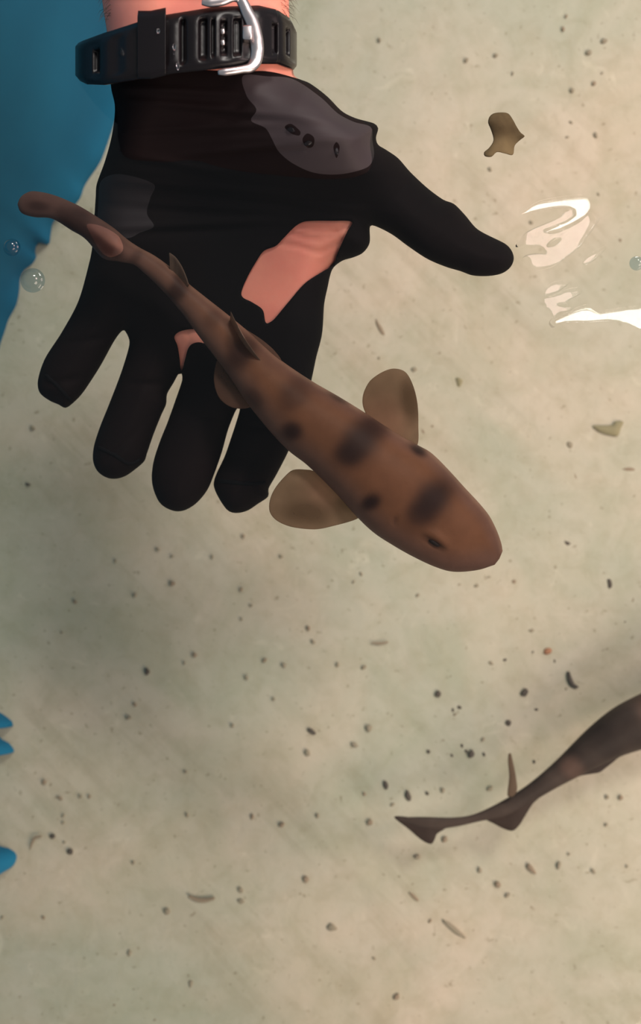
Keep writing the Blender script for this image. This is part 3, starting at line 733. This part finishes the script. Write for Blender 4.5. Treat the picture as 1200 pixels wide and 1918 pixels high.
fin('pelvic_fin', [(1040, 1466), (1062, 1462), (1088, 1453), (1122, 1447), (1132, 1440), (1152, 1424), (1168, 1408), (1120, 1415), (1060, 1440)], lambda p: ZS - 0.002 + 0 * p[:, 0], 0.0018, m_fin2, flat_col((0.050, 0.034, 0.027)), root2, 4, 6)
def upright(name, pts_z, parent, colr, m):
    pass
fin('dorsal_fin', [(952, 1412), (956, 1410), (961, 1430), (966, 1455), (968, 1480), (960, 1492), (950, 1490), (953, 1455), (951, 1428)], lambda p: ZS + 0.010 + 0.00008 * (1490 - p[:, 1]), 0.0011, m_fin2, flat_col((0.15, 0.10, 0.065)), root2, 4, 4)

# ------------------------------------------------------------------ floating brown leaf scrap near the surface
m_leaf = mat('brown_leaf', (0.10, 0.062, 0.030, 1), 0.7, spec=0.1, var=(45, (0.27, 0.18, 0.09, 1)), bump=(120, 0.5, 0.001))
lf = catmull(C5([(95, 130), (150, 122), (205, 130), (240, 175), (270, 230), (300, 275), (330, 300), (300, 325), (255, 370), (240, 440), (180, 430), (120, 420), (80, 455), (30, 450), (25, 420), (60, 390), (95, 330), (75, 250), (55, 200), (65, 155)]), 4)
lo = inflate('leaf_scrap', lf, lf, lambda p, d: -0.020 + 0.0016 * np.sqrt(np.clip(d / 25, 0, 1)) + 0.0018 * np.sin(p[:, 0] * 0.07) + 0.0012 * np.sin(p[:, 1] * 0.09),
             lambda p, d: -0.020 - 0.0012 * np.sqrt(np.clip(d / 25, 0, 1)) + 0.0018 * np.sin(p[:, 0] * 0.07) + 0.0012 * np.sin(p[:, 1] * 0.09), 5, (0.8, 2.5), m_leaf)
recentre(lo); tag(lo, 'crumpled brown leaf scrap drifting above the thumb at upper right', 'leaf')

# ------------------------------------------------------------------ bubbles and drops
mb = bpy.data.materials.new('bubble_film'); mb.use_nodes = True; n = mb.node_tree.nodes; l = mb.node_tree.links
for x in list(n): n.remove(x)
o_ = n.new('ShaderNodeOutputMaterial'); mx = n.new('ShaderNodeMixShader'); tr = n.new('ShaderNodeBsdfTransparent'); gl = n.new('ShaderNodeBsdfGlossy')
lwt = n.new('ShaderNodeFresnel'); lwt.inputs['IOR'].default_value = 1.6; gl.inputs['Roughness'].default_value = 0.02; tr.inputs['Color'].default_value = (0.62, 0.74, 0.80, 1)
l.new(lwt.outputs[0], mx.inputs[0]); l.new(tr.outputs[0], mx.inputs[1]); l.new(gl.outputs[0], mx.inputs[2]); l.new(mx.outputs[0], o_.inputs[0])
def bubble(px, py, r, label, group=None, z=0.0005, flat=0.7):
    V = []; Fc = []; S = 40; R = 14; cx, cy, _ = P(px, py, z)
    rr = r * k0
    prof_ = [(rr * 1.35, -0.0002), (rr * 1.18, 0.0004), (rr * 1.06, 0.0012)] + [(rr * math.cos(a), 0.0010 + rr * flat * math.sin(a)) for a in np.linspace(0.05, math.pi / 2 - 0.02, R)]
    for (q, zz) in prof_:
        for k in range(S): a = 2 * math.pi * k / S; V.append((q * math.cos(a), q * math.sin(a), zz))
    for i in range(len(prof_) - 1):
        for k in range(S): a = i * S + k; b_ = i * S + (k + 1) % S; Fc.append((a, b_, b_ + S, a + S))
    Fc.append(tuple(range((len(prof_) - 1) * S, len(prof_) * S)))
    o = mesh_obj('bubble', V, Fc, mb); o.location = (cx, cy, z); tag(o, label, 'bubble', group); return o
bubble(61, 525, 17, 'air bubble on the water left of the little finger, over the blue wall edge')
bubble(22, 463, 12, 'smaller bubble floating on the water over the blue wall')
bubble(1192, 493, 10, 'small bubble cut by the right edge between the lamp reflections')
md_ = mat('water_drop', (0.9, 0.95, 1, 1), 0.03, Transmission_Weight=1.0, IOR=1.33)
def drop(px, py, rx, ry, ang, zf, label, group):
    o = ico('water_drop', px, py, zf, rx * k0, ry * k0, 0.5 * (rx + ry) * k0 * 0.5, md_, ang, 2, 0.08, int(px)); tag(o, label, 'water drop', group)
for (x, y, rx, ry, a, lab) in ((577, 268, 8, 6, 0.5, 'clear round water drop in the middle of the grey glove heel'), (630, 283, 4, 8, 0.1, 'tall narrow water drop on the glove heel nearest the thumb'), (545, 243, 9, 5, -0.4, 'wide flat water drop on the glove heel nearest the buckle')):
    drop(x, y, rx, ry, a, on_glove(x, y, 0.0002), lab, 'drops on the glove')
for (x, y, rx, ry, a, lab) in ((229, 98, 4, 8, 0.4, 'leftmost water drop on the black watch strap'), (266, 58, 3, 7, 0.4, 'water drop at the upper end of the strap slot left of the keeper loop'),
        (296, 58, 3, 5, 0, 'water drop high on the left side of the strap keeper loop'), (333, 124, 3, 7, 0.1, 'water drop at the lower right corner of the strap keeper loop'),
        (326, 88, 3, 6, 0, 'water drop on the middle right of the strap keeper loop'), (276, 118, 4, 6, .4, 'water drop at the lower end of the strap slot left of the keeper')):
    drop(x, y, rx, ry, a, strap_z(x) + (0.0055 if 285 < x < 340 else 0.0034), lab, 'drops on the watch strap')

# ------------------------------------------------------------------ debris lying on the floor
m_d = {'k': mat('dark_debris', (0.085, 0.068, 0.052, 1), 0.8, bump=(800, .4, .0004)), 'm': mat('brown_debris', (0.29, 0.245, 0.170, 1), 0.8, bump=(800, .4, .0004)),
       't': mat('tan_debris', (0.28, 0.21, 0.14, 1), 0.8, bump=(800, .4, .0004)), 'o': mat('orange_debris', (0.36, 0.17, 0.09, 1), 0.8, bump=(800, .4, .0004)),
       'g': mat('olive_debris', (0.27, 0.235, 0.13, 1), 0.8, bump=(800, .4, .0004))}
kf = (H - FLOOR) / F
def bit(name, px, py, rx, ry, ang, m, label, cat, group=None, seed=0):
    z = FLOOR + min(rx, ry) * kf * 0.45
    o = ico(name, px, py, z, rx * kf, ry * kf, max(0.0006, min(rx, ry) * kf * 0.6), m_d[m], ang, 2, 0.16, seed); tag(o, label, cat, group); return o
big_bits = [
 ('stick', 711, 614, 17, 4, -1.1, 't', 'short tan stick on the floor right of the index knuckle'),
 ('debris_flake', 1001, 588, 6, 2.5, .4, 'm', 'thin brown flake just left of the lower lamp reflection'),
 ('debris_flake', 859, 715, 6, 9, .3, 'g', 'olive flake right of the shark\'s upper pectoral fin'),
 ('stick', 1177, 879, 15, 4.5, 0, 't', 'flat tan stick lying level at the right edge'),
 ('debris_flake', 1141, 872, 3, 7, -.2, 'm', 'brown sliver just left of the level tan stick'),
 ('pebble', 1066, 833, 6, 6.5, .3, 'm', 'round brown pebble below and left of the triangular flake'),
 ('stick', 1075, 886, 4, 20, .3, 't', 'faint curved tan sliver left of the level tan stick'),
 ('debris_flake', 1062, 1017, 8, 4.5, -.7, 'k', 'blackish flake right of the shark\'s snout'),
 ('stick', 1141, 1093, 5, 12, .1, 'k', 'upright blackish stub low on the right, above the thin sliver'),
 ('stick', 1184, 1124, 3, 9, -.25, 'm', 'thin dark sliver beside the right edge below the blackish stub'),
 ('pebble', 1025, 1220, 8, 6, .2, 'o', 'orange brown crumb above the second shark'),
 ('debris_flake', 275, 1258, 4.5, 6.5, 0, 'k', 'dark oval flake on the open floor below the ring finger'),
 ('debris_flake', 583, 1370, 9, 4, -.5, 'k', 'dark slanted flake at the centre of the floor below the shark'),
 ('pebble', 820, 1300, 6, 6, 0, 'k', 'round dark pebble, left of the two above the second shark'),
 ('pebble', 982, 1297, 7, 7, 0, 'k', 'round dark pebble, right of the two above the second shark'),
 ('pebble', 690, 1364, 6, 6, .4, 'm', 'roundish brown pebble left of the speck cluster, upper of two'),
 ('pebble', 663, 1395, 7, 4, -.4, 'm', 'oval brown pebble left of the speck cluster, lower of two'),
 ('debris_flake', 722, 1470, 4.5, 8, .1, 'k', 'small upright dark flake above the second shark\'s tail tip'),
 ('stick', 764, 1491, 5, 10, .3, 'k', 'dark upright stub right above the second shark\'s tail'),
 ('debris_flake', 781, 1605, 6.5, 4.5, 0, 'm', 'brown crumb just below the second shark\'s tail fin'),
 ('stick', 850, 1740, 27, 4.5, -.72, 'm', 'long brown slanted twig low on the floor below the second shark'),
 ('stick', 775, 1680, 12, 3, -.8, 't', 'short tan splinter up and left of the long brown twig'),
 ('debris_flake', 994, 1627, 12, 5, -.75, 't', 'tan slanted flake below the second shark\'s belly'),
 ('pebble', 621, 1737, 9, 6, -.4, 'm', 'oval brown pebble near the bottom centre'),
 ('debris_flake', 98, 1566, 5.5, 4.5, .3, 'k', 'dark crumb at the left, upper of the pair by the lowest blue patch'),
 ('debris_flake', 131, 1595, 6, 5.5, 0, 'k', 'dark crumb at the left, lower of the pair by the lowest blue patch'),
 ('pebble', 60, 801, 5, 4, 0, 'm', 'lone brown pebble on the floor below the little finger'),
 ('debris_flake', 52, 907, 5, 2.5, 0, 'k', 'thin dark flake at the left edge, level with the middle fingertip'),
 ('debris_flake', 1102, 98, 6, 4.5, .5, 'm', 'dark crumb near the top right corner, lower of the pair'),
 ('debris_flake', 1131, 76, 6, 4, 0, 'm', 'dark crumb near the top right corner, upper of the pair'),
]
for i, (nm, x, y, rx, ry, a, m, lab) in enumerate(big_bits):
    bit(nm, x, y, rx, ry, a, m, lab, 'stick' if nm == 'stick' else ('pebble' if nm == 'pebble' else 'debris'), None, i)
tri = catmull([(1110, 798), (1128, 797), (1146, 796), (1152, 789), (1167, 790), (1162, 802), (1157, 816), (1142, 815), (1124, 809)], 3)
o = inflate('debris_flake', tri, tri, lambda p, d: FLOOR + 0.0025 + 0.0014 * np.sqrt(np.clip(d / 10, 0, 1)), lambda p, d: FLOOR + 0.0025 - 0.001 * np.sqrt(np.clip(d / 10, 0, 1)), 4, (0.8,), m_d['g'])
recentre(o); tag(o, 'triangular olive flake at the right below the lamp reflections', 'debris')
def twig(path, r, m, label):
    q = catmull(path, 4, closed=False); nn = len(q)
    o = tube('twig', [(x, y, FLOOR + 0.0018, r * kf * (0.35 + 0.65 * math.sin(math.pi * (i + .6) / (nn + .2))), r * kf * 0.6) for i, (x, y) in enumerate(q)], m_d[m], seg=10)
    recentre(o); tag(o, label, 'twig')
twig([(353, 1678), (368, 1685), (385, 1686), (402, 1682)], 4, 't', 'curved tan twig on the lower left floor')
twig([(1064, 1258), (1067, 1273), (1073, 1283), (1082, 1287)], 4.5, 'k', 'dark comma shaped twig above the second shark')
twig([(695, 1204), (712, 1205), (727, 1202)], 2, 't', 'very thin pale twig below the shark\'s head')
twig([(56, 1590), (64, 1570), (78, 1566)], 2.5, 't', 'pale hooked twig beside the lowest blue patch')

groups = {
 'specks near the top right corner': ('tiny brown speck on the floor in the top right corner area', 'm',
   [(1060, 30, 4), (873, 112, 5), (928, 103, 5), (960, 137, 4), (710, 74, 4), (1112, 156, 5), (1054, 54, 5), (1071, 169, 5), (1127, 137, 3), (1069, 229, 4), (1115, 253, 6), (1062, 257, 4)]),
 'specks round the lamp reflections': ('tiny brown speck on the floor around the lamp reflections', 'm',
   [(917, 317, 5), (1120, 364, 4), (994, 417, 5), (1161, 450, 4), (1101, 532, 4), (965, 574, 3.5), (1045, 673, 4), (1160, 758, 4), (1064, 480, 3)]),
 'specks right of the shark': ('tiny brown speck on the floor right of the shark pup\'s head and fin', 'm',
   [(709, 671, 4), (775, 692, 6), (792, 808, 7), (809, 798, 4), (820, 845, 4), (1005, 821, 5), (1006, 843, 4), (1083, 924, 4), (910, 876, 4), (993, 930, 5), (1050, 982, 3.5), (1037, 1012, 4), (1025, 1003, 4), (971, 1038, 4), (990, 1075, 4), (1035, 1090, 3), (1035, 1106, 3.5), (1185, 997, 3), (1185, 919, 3), (1193, 827, 4)]),
 'specks below the shark head': ('tiny brown speck on the floor just below the shark pup\'s head', 'm',
   [(676, 1075, 5), (662, 1090, 4), (915, 1081, 7), (892, 1097, 6), (860, 1095, 4), (782, 1115, 5), (962, 1089, 5), (632, 1245, 5), (681, 1250, 6)]),
 'specks under the fingertips': ('tiny faint speck on the floor below the gloved fingertips', 'm',
   [(295, 1029, 5), (322, 1042, 4), (216, 1051, 4), (322, 1093, 6), (252, 1115, 5), (140, 1127, 5), (451, 1104, 5), (455, 1004, 4), (526, 1042, 4), (397, 1043, 4), (470, 1134, 4), (452, 1160, 3), (364, 1227, 5), (345, 1242, 4), (495, 1237, 6), (531, 1246, 5), (461, 1269, 5), (577, 1177, 5), (586, 1202, 5), (252, 1320, 5), (240, 1345, 6), (512, 1309, 4), (115, 1185, 3)]),
 'specks above the second shark': ('tiny dark speck on the floor above the second shark', 'k',
   [(919, 1242, 6), (945, 1236, 4), (1038, 1238, 4.5), (1049, 1167, 3), (995, 1181, 6), (1047, 1186, 4), (997, 1221, 4), (1170, 1165, 4), (1004, 1329, 4), (952, 1354, 6), (860, 1325, 4.5), (848, 1330, 4.5), (852, 1338, 5), (904, 1385, 5), (865, 1397, 4), (882, 1412, 8), (906, 1413, 4.5), (846, 1415, 3.5), (802, 1408, 4), (1000, 1427, 4), (873, 1407, 4), (829, 1480, 5), (800, 1486, 4), (1060, 1290, 3)]),
 'specks by the second shark tail': ('tiny brown speck on the floor beside or below the second shark\'s tail', 'm',
   [(917, 1477, 7), (735, 1507, 5), (682, 1487, 4), (692, 1540, 7), (832, 1572, 6), (1137, 1493, 4.5), (1162, 1494, 5), (1135, 1545, 4), (1174, 1623, 3), (1111, 1632, 6), (1046, 1621, 8), (898, 1630, 6), (932, 1657, 7), (950, 1677, 6), (700, 1795, 5), (742, 1867, 7), (805, 1725, 5), (594, 1528, 5), (1065, 1600, 3)]),
 'specks on the lower left floor': ('tiny brown speck on the lower left floor', 'm',
   [(82, 1465, 5), (112, 1495, 6), (150, 1492, 4), (167, 1492, 4), (118, 1528, 4), (118, 1541, 4), (120, 1578, 3.5), (249, 1616, 4), (350, 1527, 5), (347, 1446, 4), (575, 1410, 7), (435, 1359, 4), (450, 1667, 7), (451, 1688, 7), (312, 1707, 7), (81, 1719, 4), (242, 1785, 7), (214, 1882, 4), (290, 1910, 5), (572, 1647, 7), (4, 1719, 4), (357, 1842, 8), (527, 1545, 6), (472, 1530, 6)]),
}
marks = [(940, 250, 'the brown leaf scrap'), (1050, 435, 'the upper lamp reflection'), (1110, 590, 'the lower lamp reflection'), (711, 614, 'the short tan stick'), (1001, 588, 'the thin brown flake'),
 (859, 715, 'the olive flake'), (1140, 802, 'the triangular olive flake'), (1066, 833, 'the round brown pebble at right'), (1177, 879, 'the level tan stick'), (1062, 1017, 'the blackish flake'), (1141, 1093, 'the blackish stub'),
 (1184, 1124, 'the thin dark sliver'), (1025, 1220, 'the orange brown crumb'), (1073, 1275, 'the comma shaped twig'), (275, 1258, 'the dark oval flake'), (583, 1370, 'the slanted dark flake'), (820, 1300, 'the left round dark pebble'),
 (982, 1297, 'the right round dark pebble'), (690, 1364, 'the roundish brown pebble'), (663, 1395, 'the oval brown pebble'), (722, 1470, 'the small upright flake'), (764, 1491, 'the upright dark stub'), (781, 1605, 'the crumb under the tail fin'),
 (850, 1740, 'the long brown twig'), (775, 1680, 'the tan splinter'), (994, 1627, 'the tan slanted flake'), (621, 1737, 'the bottom centre pebble'), (377, 1684, 'the curved tan twig'), (98, 1566, 'the upper of two dark crumbs'), (131, 1595, 'the lower of two dark crumbs'),
 (60, 801, 'the lone brown pebble'), (52, 907, 'the thin dark flake'), (1102, 98, 'the lower crumb at top right'), (1131, 76, 'the upper crumb at top right'), (712, 1204, 'the very thin twig'), (955, 1450, 'the second shark\'s upright fin'),
 (805, 1560, 'the second shark\'s tail fin'), (960, 1550, 'the second shark\'s lower fin'), (215, 890, 'the ring fingertip'), (325, 950, 'the middle fingertip'), (440, 955, 'the index fingertip'), (960, 490, 'the thumb tip'), (110, 755, 'the little fingertip'),
 (560, 940, 'the lower pectoral fin'), (735, 700, 'the upper pectoral fin'), (935, 1045, 'the shark pup\'s snout'), (850, 1070, 'the shark pup\'s jaw'), (15, 1605, 'the lowest blue patch'), (10, 1400, 'the middle blue patch')]
used = set()
def where(x, y, size):
    near = sorted(marks, key=lambda q: math.hypot(q[0] - x, q[1] - y))
    dirs = ['right of', 'below and right of', 'below', 'below and left of', 'left of', 'above and left of', 'above', 'above and right of']
    for rank in range(8):
        mx_, my_, nm = near[rank]; D = math.hypot(mx_ - x, my_ - y); a = math.atan2(y - my_, x - mx_)
        d = dirs[int(round(a / (math.pi / 4))) % 8]
        how = 'just ' if D < 35 else ('' if D < 95 else ('some way ' if D < 190 else 'far '))
        txt = size + ' speck on the floor ' + how + d + ' ' + nm
        if len(txt.split()) <= 16 and txt not in used: used.add(txt); return txt
    return size + ' speck on the floor'
for gname, (lab, m, lst) in groups.items():
    protos = []
    for i, (x, y, r) in enumerate(lst):
        a = random.uniform(0, 3.1); q = random.uniform(0.5, 0.95)
        mm = m if random.random() < 0.6 else ('m' if m == 'k' else 't')
        size = ('tiny' if r < 4.2 else ('small' if r < 5.6 else 'larger')) + (' dark' if mm == 'k' else (' brown' if mm == 'm' else ' pale brown'))
        bit('debris_speck', x, y, r * 0.9, r * 0.9 * q, a, mm, where(x, y, size), 'debris', gname, 100 + i)
